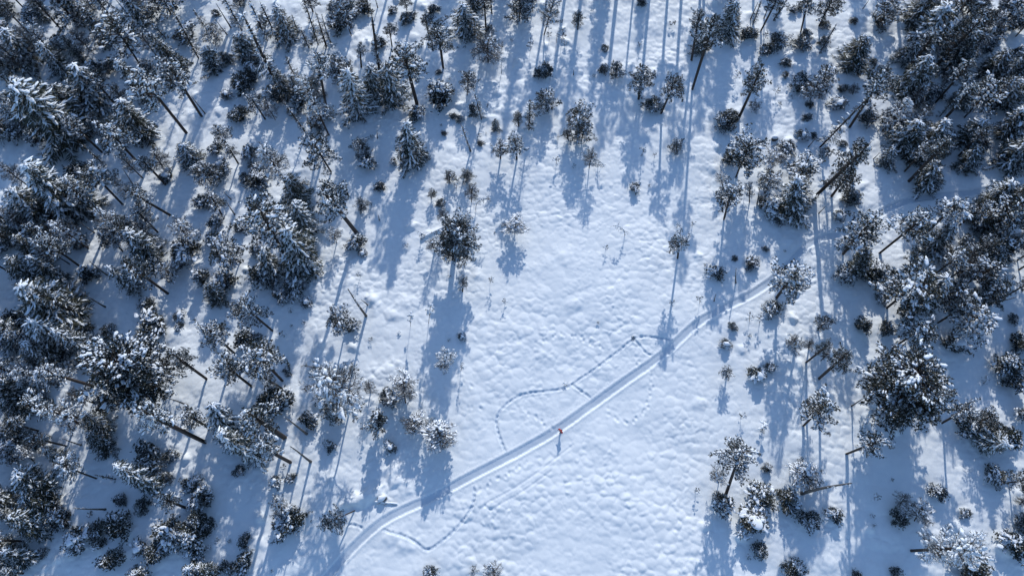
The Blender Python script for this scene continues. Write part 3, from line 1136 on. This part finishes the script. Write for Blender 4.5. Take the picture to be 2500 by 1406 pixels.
SPECIAL = {
 ('G', 1108, 632): 'large dense round pine standing alone beside the snow covered log in the clearing',
 ('F', 1257, 572): 'round frosted pine alone in the clearing, next beyond the large dense round pine',
 ('P', 1654, 630): 'small round pine on a short trunk alone above the middle of the trail',
 ('P', 871, 569): 'tall pine with long bare leaning trunk at the clearing edge by the big dark clump',
 ('G', 375, 968): 'very broad dome crowned pine, the largest crown in the left forest',
 ('G', 2170, 1000): 'very broad dense crowned pine, the largest crown in the right forest',
 ('P', 1895, 728): 'snow laden leaning pine standing right against the trail before it enters the forest',
 ('P', 866, 1246): 'pine leaning almost flat over the snow near the lower end of the trail',
 ('P', 2067, 1107): 'pine with long bare curved trunk and compact tuft, alone below the large right crown',
 ('P', 2225, 1344): 'frosted tree',
 ('F', 2225, 1344): 'frosted pine with thick trunk seen lengthwise in the lower right corner',
 ('D', 1960, 1203): 'bare dark curved trunk with snowy twigs lying sideways beside a frosted crown',
 ('P', 1773, 1205): 'pine on a pale curved snow crusted trunk at the lower right edge of the clearing',
 ('P', 1691, 218): 'tall pine with the longest bare trunk at the top of the clearing',
 ('D', 893, 770): 'thick leaning dead snag with few twigs at the left rim of the clearing',
 ('S', 1145, 96): 'dense pointed dark spruce at the top edge of the clearing',
 ('U', 1162, 518): 'frosted sapling bent over sideways just above the large dense round pine',
 ('D', 1148, 369): 'bare branched dead snag at the upper left rim of the clearing',
 ('S', 1212, 320): 'tiny perfect dark spruce standing alone in upper clearing',
 ('F', 1083, 907): 'small snow crusted pine with long trunk shadow, alone left of the footpaths',
 ('F', 858, 984): 'wide frosted sparse pine with dark base at the lower left rim of the clearing',
 ('h', 1379, 937): 'snowy shrub tip where two narrow footpaths meet the upper branch',
 ('h', 1545, 825): 'shrub tip at the highest bend of the narrow footpaths',
 ('P', 1987, 483): 'pine with very long thin slanting trunk beside the dense dark clump',
 ('b', 1835, 643): 'small snow capped round bush pine just above the trail',
}
used = {}
def label_for(k, h, f0, s, bx, by, tx, ty, name):
    if (k, bx, by) in SPECIAL: return SPECIAL[(k, bx, by)]
    sn = ('dark green', 'snowy', 'snow laden')[s]
    if k in 'PG':
        look = '%s %s pine' % ('tall' if h > 10 else 'medium' if h > 5.5 else 'small', sn)
        look += ' with bare trunk' if f0 > .45 else ' with low branches' if f0 < .25 else ''
    elif k == 'F': look = '%s sparse frosted grey pine' % ('tall' if h > 9 else 'small')
    elif k == 'S': look = '%s %s dense spruce' % ('tall' if h > 10 else 'medium' if h > 6 else 'small', sn)
    elif k == 'N': look = 'narrow half bare spruce'
    elif k in 'Bb': look = '%s %s young pine' % ('wide' if h > 2.6 else 'small' if h > 1 else 'tiny', sn)
    elif k in 'Tt': look = 'thin little sapling'
    elif k == 'U': look = 'sapling bent over in an arch'
    elif k == 'D': look = 'bare dead trunk' if name == 'dead_tree' else 'short broken stump'
    else: look = 'dark shrub tip poking from snow'
    cx, cy = tx, ty
    cx = min(2495, max(5, cx)); cy = min(1400, max(4, cy))
    zone = ' in forest' if cx < 560 or cx > 2050 else ''
    q = '%s%s, %d%% across and %d%% down the photo' % (look, zone, round(cx / 25), round(cy / 14.06))
    if q in used: q = '%s, %.1f%% across and %.1f%% down the photo' % (look, cx / 25, cy / 14.06)
    used[q] = 1
    return q

rg = random.Random(99)
def plant(k, bx, by, tx, ty, r, s, hov=None, label=None, group=None, base=None, h=None):
    kk = {'b': 'B', 't': 'T', 'h': 'H'}.get(k, k)
    if base is None:
        short = tx is None
        if short: tx, ty = bx, by
        L = math.hypot(tx - bx, ty - by) or 1; ux, uy = (tx - bx) / L, (ty - by) / L
        lx, ly, lbx, lby = tx, ty, bx, by
        if short:
            b = ground(bx, by + .25 * r); rw = r / pxm(b); h = rw * (1.5 if k == 'b' else 3.2 if k == 't' else 1.3); top = b + Vector((0, 0, h))
        else:
            if k == 'B': e = min(.62 * r, L * .42); bx, by, tx, ty = bx + ux * e, by + uy * e, tx - ux * e, ty - uy * e
            elif k == 'S': e = .4 * r; bx, by = bx + ux * e, by + uy * e; tx, ty = tx - ux * .1 * r, ty - uy * .1 * r
            elif k in 'PFG': tx, ty = tx - ux * .45 * r, ty - uy * .45 * r
            b = ground(bx, by); rw = r / pxm(b)
            near = math.hypot(bx - XV, by - YV) < 330
            if hov: h = hov; top = at_height(b.z + h, tx, ty)
            elif near and k in 'PFBT': h = rw * {'P': 3.0, 'F': 3.0, 'B': 1.8, 'T': 4}[k]; top = at_height(b.z + h, tx, ty)
            else: h, top = solve_top(b, tx, ty)
            h = max(h, {'P': 2.0, 'F': 2.0, 'G': 2.0, 'B': 1.35, 'S': 2.6, 'T': 2.2, 'N': 3, 'D': .5, 'U': 1}[kk] * (rw if k not in 'D' else 1))
            off = Vector((top.x - b.x, top.y - b.y, 0)); m = {'D': .9, 'P': .55, 'F': .45, 'B': .25}.get(k, .3) * h
            if hov: m = 3 * h
            if off.length > m: off = off * (m / off.length)
            top = b + off + Vector((0, 0, h))
        rw = r / pxm((b + top) / 2) * {'P': 1.12, 'F': 1.12, 'B': 1.06, 'S': .98, 'G': 1.08}.get(kk, 1.0)
    else:
        b = Vector(base); top = b + Vector((0, 0, h)); rw = r; lx, ly, lbx, lby = 0, 0, bx, by
    name = NAMES[k]
    if k == 'D' and h < 1.4: name = 'tree_stump'
    axis_ = top - b; H = axis_.length
    root = bpy.data.objects.new(name, None); C.objects.link(root); root.empty_display_size = .3
    root.location = b - Vector((0, 0, .06)); root.rotation_mode = 'QUATERNION'; root.rotation_quaternion = axis_.to_track_quat('Z', 'Y')
    f0 = 0
    if k == 'U':
        rnd = random.Random(int(bx)); tm = MB(); cr = MB(); sn = MB(); W = max(rw * 1.3, math.hypot(axis_.x, axis_.y) * .8)
        root.rotation_quaternion = (1, 0, 0, 0); a = math.atan2(axis_.y, axis_.x) if math.hypot(axis_.x, axis_.y) > .2 else rnd.random() * 6
        pts = [(math.cos(a) * W * (1 - math.cos(t * 1.9)) * .75, math.sin(a) * W * (1 - math.cos(t * 1.9)) * .75, H * math.sin(t * 1.9)) for t in [i / 9 for i in range(10)]]
        tube(tm, pts, [.035 * (1 - .07 * i) for i in range(10)], 6, 0, True)
        for i in range(60 if r > 12 else 22):
            j = rnd.randint(3, 9); d = vnorm((rnd.uniform(-1, 1), rnd.uniform(-1, 1), rnd.uniform(-.9, .1))); l = rnd.uniform(.2, .6) * min(1, H)
            tube(cr, [pts[j], vadd(pts[j], d, l)], [.012, .006], 3, 1); tuft(cr, vadd(pts[j], d, l * .8), d, .15, 6, .012, rnd, .9)
            if i % 2: lump(sn, vadd(vadd(pts[j], d, l * .6), (0, 0, 1), .04), .1, .05, .04, rnd.random() * 6, rnd)
        for i in range(2, 9): lump(sn, vadd(pts[i], (0, 0, 1), .06), .16, .05, .05, a, rnd)
        add('trunk', tm.mesh('trunk', [DEADB]), root); add('crown', cr.mesh('crown', [FROST, DEADB, CAP], False), root); add('snow', sn.mesh('snow', [CAP]), root)
    elif k == 'D':
        t_, br_, sn_ = rg.choice(SNAGS); sp = rg.random() * 6.3; zc = H / 6.0
        tw = max(.5, min(1.5, .45 + H * .09)); cw = max(.2, rw / .8)
        o = add('trunk', t_, root); o.scale = (tw, tw, zc)
        if H > 1.2:
            o = add('branches', br_, root); o.scale = (cw, cw, zc); o.rotation_euler = (0, 0, sp)
            o = add('snow', sn_, root); o.scale = (cw, cw, zc); o.rotation_euler = (0, 0, sp)
    else:
        key = kk
        if kk == 'P':
            clen = 2.0 * rw; f0 = max(.1, min(.72, 1 - clen / H)); key = 'PA' if f0 < .28 else 'PB' if f0 < .5 else 'PC'
        H0, R0, me, sn = rg.choice(PROTO[key]); k1 = rw / R0; sp = rg.random() * 6.283
        if kk != 'H':
            tr = {'P': .0125 * H + .035, 'G': .025 * H + .06, 'F': .009 * H + .03, 'S': .012 * H + .03, 'N': .010 * H + .03, 'B': .05, 'T': .022}[kk] * rg.uniform(.85, 1.2)
            o = add('trunk', rg.choice(TRUNKS), root); o.scale = (tr, tr, H * (1 if kk != 'B' else .75)); o.rotation_euler = (0, 0, sp)
        c = add('crown', me, root); c.scale = (k1, k1, H / H0); c.rotation_euler = (0, 0, sp)
        n = add('snow', sn[s], root); n.scale = (k1, k1, H / H0); n.rotation_euler = (0, 0, sp)
        if kk == 'B' and s == 2:
            rnd = random.Random(int(bx)); mb = MB(); lump(mb, (rw * rnd.uniform(-.2, .2), rw * rnd.uniform(0, .4), H * .86), rw * .6, rw * .48, .24, rnd.random() * 3, rnd)
            q = add('snow_cap', mb.mesh('snow_cap', [CAP]), root); su = q.modifiers.new('s', 'SUBSURF'); su.levels = su.render_levels = 1
    tag(root, label or label_for(k, H, f0, s, lbx, lby, *project(b * .4 + top * .6), name), CATS[name], group or GROUPS[name])
    return root
for line in DATA.strip().splitlines():
    a = line.split(); k = a[0]; v = [float(q) for q in a[1:]]
    if k.islower(): plant(k, int(v[0]), int(v[1]), None, None, v[2], int(v[3]))
    else: plant(k, int(v[0]), int(v[1]), v[2], v[3], v[4], int(v[5]), v[6] if len(v) > 6 else None)

# more trees of the dense margins, filling the gaps between the ones above
BASES = [tuple(float(q) for q in l.split()[1:3]) for l in DATA.strip().splitlines()]
for (x0, y0, x1, y1, n) in ((0, 20, 420, 620, 50), (0, 620, 250, 1100, 18), (330, 640, 620, 1130, 3), (0, 20, 170, 1400, 14), (2330, 20, 2500, 760, 12), (520, 20, 1000, 250, 8), (2150, 20, 2500, 470, 32), (2220, 470, 2500, 800, 14), (2380, 820, 2500, 1100, 4)):
    k = t = 0
    while k < n and t < 4000:
        t += 1; px, py = rg.uniform(x0, x1), rg.uniform(y0, y1)
        if any((px - a) ** 2 + (py - b) ** 2 < 20 ** 2 for a, b in BASES): continue
        p = g0(px, py)
        if np.min(np.hypot(TRAIL[:, 0] - p[0], TRAIL[:, 1] - p[1])) < 2.0: continue
        BASES.append((px, py)); k += 1
        kind = rg.choice('PPSSBBF'); hh = {'P': rg.uniform(5, 9), 'S': rg.uniform(4, 8), 'B': rg.uniform(1.5, 2.6), 'F': rg.uniform(4, 7)}[kind]
        plant(kind, int(px), int(py), 0, 0, {'P': .17, 'S': .2, 'B': .5, 'F': .2}[kind] * hh * rg.uniform(.85, 1.2), rg.choice((0, 1, 1)), None, None, None, (p[0], p[1], height(p[0], p[1])), hh)

# trees beyond the upper edge whose shadows fall into the clearing, and the forest going on round the margins
OFF = 'tall forest tree standing beyond the edge of the photo'
def off(px, py, h, r, k='P', s=0):
    b = g0(px, py); return plant(k, int(px), int(py), 0, 0, r, s, None, OFF, 'trees beyond the edge of the photo', (b[0], b[1], height(b[0], b[1])), h)
for px, py, h, r in [(1238, -42, 9, 1.5), (1292, -30, 13, 1.3), (1345, -60, 14, 2.2), (1385, -45, 12, 1.8), (1430, -80, 13, 1.6), (1478, -35, 11, 1.5), (1512, -70, 14, 1.9), (1550, -42, 12, 1.6),
                     (1590, -60, 15, 2.2), (1632, -38, 11, 1.5), (1668, -75, 14, 1.7), (1720, -50, 12, 1.7), (1100, -50, 11, 1.8), (1030, -45, 12, 1.5), (960, -60, 11, 1.6), (890, -50, 12, 1.8), (700, -60, 12, 1.8), (620, -45, 13, 1.8),
                     (500, -50, 12, 1.8), (440, -60, 13, 2.0), (300, -50, 13, 2.0), (230, -70, 14, 2.2), (120, -60, 13, 2.0), (20, -60, 14, 2.2), (1760, -60, 13, 1.8), (1840, -70, 14, 1.8),
                     (1960, -60, 13, 1.8), (2080, -70, 14, 1.8), (2180, -70, 13, 1.8), (2290, -80, 14, 2), (2400, -70, 13, 2)]:
    off(px, py, h, r, rg.choice('PPS'), rg.choice((0, 1)))
for i in range(70):
    side = rg.random()
    if side < .4: px, py = rg.uniform(-260, -60), rg.uniform(-80, 1450)
    elif side < .8: px, py = rg.uniform(2590, 2800), rg.uniform(-80, 1450)
    else: px, py = rg.uniform(0, 2500), rg.uniform(-190, -90)
    off(px, py, rg.uniform(8, 14), rg.uniform(1.4, 2.4), rg.choice('PSS'), rg.choice((0, 1, 1)))

# ------------------------------------------------------------------ buried logs and a snow-capped boulder
def log(p0, p1, rad, label):
    a, b = ground(*p0), ground(*p1); a.z += rad * .1; b.z += rad * .6
    mb = MB(); sn = MB(); rnd = random.Random(int(p0[0])); d = b - a; n = 10
    pts = [tuple(a + d * (i / n) - a) for i in range(n + 1)]
    tube(mb, pts, [rad * (1 - .03 * i) * rnd.uniform(.92, 1.06) for i in range(n + 1)], 9, 0, True)
    for q in range(3):
        i = rnd.randint(4, 9); tube(mb, [pts[i], vadd(pts[i], (rnd.uniform(-.5, .5), rnd.uniform(-.5, .5), .45))], [.04, .015], 4)
    o = add('fallen_log', mb.mesh('fallen_log', [DEADB])); o.location = a
    for i in range(22): t = i / 21 * .93; lump(sn, vadd((d.x * t, d.y * t, d.z * t), (0, 0, 1), rad * .62), rad * 1.5, rad * .9, rad * .75, math.atan2(d.y, d.x), rnd)
    add('snow', sn.mesh('snow', [CAP]), o); tag(o, label, 'log', 'fallen logs under snow')
log((1082, 556), (1027, 584), .16, 'snow covered fallen log beside the large dense round pine in the clearing')
log((2127, 1003), (2106, 1044), .17, 'snow covered log lying below the largest crown of the right forest')
log((968, 1229), (916, 1224), .12, 'dark log end sticking out beneath a snow drift near the trail')
log((585, 1158), (568, 1162), .05, 'short thin stick lying on shaded snow, 23% across and 82% down the photo')
def rock(px, py, rx, ry, rz, label):
    b = ground(px, py); rnd = random.Random(int(px)); mb = MB(); sn = MB()
    lump(mb, (0, 0, .05), rx, ry, rz, .2, rnd); lump(sn, (0, .02, rz * .75), rx * .92, ry * .86, rz * .62, .2, rnd)
    o = add('boulder', mb.mesh('boulder', [ROCK])); o.location = b
    q = add('snow_cap', sn.mesh('snow_cap', [CAP]), o)
    for z in (o, q): m = z.modifiers.new('s', 'SUBSURF'); m.levels = m.render_levels = 2
    tag(o, label, 'boulder', 'snow capped boulders')
rock(933, 1217, .62, .42, .4, 'boulder with smooth snow cap and dark underside just above the lower trail')
rock(1890, 340, .55, .4, .45, 'boulder with snow cap and dark gap, 76% across and 24% down the photo')
rock(541, 390, .6, .5, .5, 'rounded snow capped boulder beside young pines, 22% across and 28% down the photo')

# ------------------------------------------------------------------ the walker on the trail
def flat_mat(name, col, rough=.7, var=.12):
    def f(t, b):
        n = N(t, 'ShaderNodeTexNoise', Scale=14.0, Detail=3.0); tc = t.nodes.new('ShaderNodeTexCoord'); t.links.new(tc.outputs['Object'], n.inputs['Vector'])
        t.links.new(ramp(t, n.outputs['Fac'], [(.3, tuple(c * (1 - var) for c in col)), (.7, tuple(c * (1 + var) for c in col))]), b.inputs['Base Color']); b.inputs['Roughness'].default_value = rough
    return node_mat(name, f)
JK, TR_, GL, SK = flat_mat('red_shell', (.42, .014, .012), .6), flat_mat('dark_trousers', (.02, .02, .025)), flat_mat('black_fabric', (.012, .012, .014)), flat_mat('skin', (.5, .3, .22), .5)
def skinned(name, nodes, edges, mat, parent, root=0, sub=2):
    keys = list(nodes); me = bpy.data.meshes.new(name); me.from_pydata([nodes[k][:3] for k in keys], [(keys.index(a), keys.index(b)) for a, b in edges], [])
    me.materials.append(mat); o = add(name, me, parent); m = o.modifiers.new('skin', 'SKIN'); m.use_smooth_shade = True
    lay = me.skin_vertices[0] if me.skin_vertices else None
    if lay is None:
        bpy.context.view_layer.objects.active = o; o.select_set(True); bpy.ops.object.mode_set(mode='EDIT'); bpy.ops.object.mode_set(mode='OBJECT'); lay = me.skin_vertices[0] if me.skin_vertices else None
    for i, k in enumerate(keys):
        r_ = nodes[k][3]; lay.data[i].radius = r_ if isinstance(r_, tuple) else (r_, r_); lay.data[i].use_root = (i == root)
    s_ = o.modifiers.new('sub', 'SUBSURF'); s_.levels = s_.render_levels = sub; return o
pb = ground(1368.5, 1054.5)
# faces +Y before turning; mid stride, arms swinging
B_ = {'pel': (0, 0, .95, (.15, .11)), 'wai': (0, .01, 1.12, (.13, .10)), 'che': (0, .03, 1.32, (.17, .12)), 'nec': (0, .04, 1.48, .06), 'hd1': (0, .06, 1.57, (.072, .085)), 'hd2': (0, .07, 1.67, (.075, .092)), 'hd3': (0, .06, 1.745, .045),
      'shl': (-.18, .03, 1.42, .065), 'ell': (-.33, -.08, 1.20, .045), 'wrl': (-.34, .08, .98, .03), 'shr': (.18, .03, 1.42, .065), 'elr': (.34, .02, 1.19, .045), 'wrr': (.34, .25, 1.05, .03),
      'hil': (-.09, 0, .9, .085), 'knl': (-.1, .22, .53, .062), 'anl': (-.1, .2, .1, .042), 'tol': (-.1, .36, .05, .035), 'hir': (.09, 0, .9, .085), 'knr': (.1, -.05, .5, .062), 'anr': (.1, -.33, .16, .042), 'tor': (.1, -.22, .05, .035)}
BE = [('pel', 'wai'), ('wai', 'che'), ('che', 'nec'), ('nec', 'hd1'), ('hd1', 'hd2'), ('hd2', 'hd3'), ('che', 'shl'), ('shl', 'ell'), ('ell', 'wrl'), ('che', 'shr'), ('shr', 'elr'), ('elr', 'wrr'),
      ('pel', 'hil'), ('hil', 'knl'), ('knl', 'anl'), ('anl', 'tol'), ('pel', 'hir'), ('hir', 'knr'), ('knr', 'anr'), ('anr', 'tor')]
person = add('person', None); 
person.scale = (1.2 / UNIT, 1.15 / UNIT, 1.03 / UNIT); person.location = pb; person.rotation_euler = (0, 0, R(118))
skinned('body', B_, BE, SK, person)
def grow(keys, edges, e): return ({k: (*B_[k][:3], tuple(q + e for q in B_[k][3]) if isinstance(B_[k][3], tuple) else B_[k][3] + e) for k in keys}, edges)
jn, je = grow(['wai', 'pel', 'che', 'nec', 'shl', 'ell', 'wrl', 'shr', 'elr', 'wrr'], [('pel', 'wai'), ('wai', 'che'), ('che', 'nec'), ('che', 'shl'), ('shl', 'ell'), ('ell', 'wrl'), ('che', 'shr'), ('shr', 'elr'), ('elr', 'wrr')], .06)
skinned('jacket', jn, je, JK, person)
tn, te = grow(['pel', 'hil', 'knl', 'anl', 'hir', 'knr', 'anr'], [('pel', 'hil'), ('hil', 'knl'), ('knl', 'anl'), ('pel', 'hir'), ('hir', 'knr'), ('knr', 'anr')], .02)
skinned('trousers', tn, te, TR_, person)
for s_ in ('l', 'r'):
    a, t = B_['an' + s_], B_['to' + s_]
    skinned('boot', {'a': (a[0], a[1] - .04, a[2] + .1, .062), 'b': (a[0], a[1] - .03, a[2] - .01, .058), 'c': (t[0], t[1] - .04, t[2], .052), 'd': (t[0], t[1] + .03, t[2], .04)}, [('a', 'b'), ('b', 'c'), ('c', 'd')], GL, person, 0, 1)
    w_ = Vector(B_['wr' + s_][:3]); e_ = Vector(B_['el' + s_][:3]); d = (w_ - e_).normalized(); sx = -1 if s_ == 'l' else 1
    g = {'w': (*w_, .036), 'p': (*(w_ + d * .07), .036)}; ge = [('w', 'p')]
    for i, (o_, l) in enumerate(((-.03, .065), (-.01, .078), (.01, .074), (.03, .058))):
        q = w_ + d * .09 + Vector((0, o_, 0)); g['f%d' % i] = (*q, .012); g['g%d' % i] = (*(q + d * l * .6 + Vector((-sx * .012, 0, 0))), .0105); g['h%d' % i] = (*(q + d * l + Vector((-sx * .035, 0, 0))), .009)
        ge += [('p', 'f%d' % i), ('f%d' % i, 'g%d' % i), ('g%d' % i, 'h%d' % i)]
    g['t0'] = (*(w_ + d * .03 + Vector((-sx * .01, .035, 0))), .014); g['t1'] = (*(w_ + d * .07 + Vector((-sx * .02, .06, 0))), .011); ge += [('w', 't0'), ('t0', 't1')]
    skinned('glove', g, ge, GL, person, 0, 1)
skinned('hood', {'a': (0, .0, 1.52, (.10, .09)), 'b': (0, .03, 1.62, (.098, .10)), 'c': (0, .035, 1.72, (.092, .095)), 'd': (0, .02, 1.79, .05)}, [('a', 'b'), ('b', 'c'), ('c', 'd')], JK, person)
skinned('backpack', {'a': (0, -.13, 1.08, (.12, .08)), 'b': (0, -.15, 1.26, (.13, .085)), 'c': (0, -.12, 1.42, (.10, .06))}, [('a', 'b'), ('b', 'c')], flat_mat('dark_red_pack', (.2, .012, .012)), person)
fc = MB()
for sx in (-1, 1): lump(fc, (sx * .032, .155, 1.665), .012, .008, .008, 0, random.Random(1), 1)
lump(fc, (0, .165, 1.635), .014, .02, .022, 0, random.Random(2)); lump(fc, (0, .155, 1.59), .026, .01, .008, 0, random.Random(3), 2)
add('face', fc.mesh('face', [SK, GL, flat_mat('lips', (.35, .12, .1))]), person)
tag(person, 'person in a red hooded jacket walking along the packed snow trail', 'person')

# ------------------------------------------------------------------ everything to metres
for o in list(C.objects):
    if o.parent is None and o.type in ('MESH', 'EMPTY'):
        o.location = o.location * UNIT; o.scale = o.scale * UNIT
for m in bpy.data.materials:
    if m.use_nodes:
        for n in m.node_tree.nodes:
            if n.bl_idname == 'ShaderNodeTexNoise' and n.inputs['Vector'].is_linked and n.inputs['Vector'].links[0].from_socket.name == 'Position': n.inputs['Scale'].default_value /= UNIT
            if n.bl_idname == 'ShaderNodeMapping': n.inputs['Scale'].default_value = [q / UNIT for q in n.inputs['Scale'].default_value]
            if n.bl_idname == 'ShaderNodeBump': n.inputs['Distance'].default_value *= UNIT
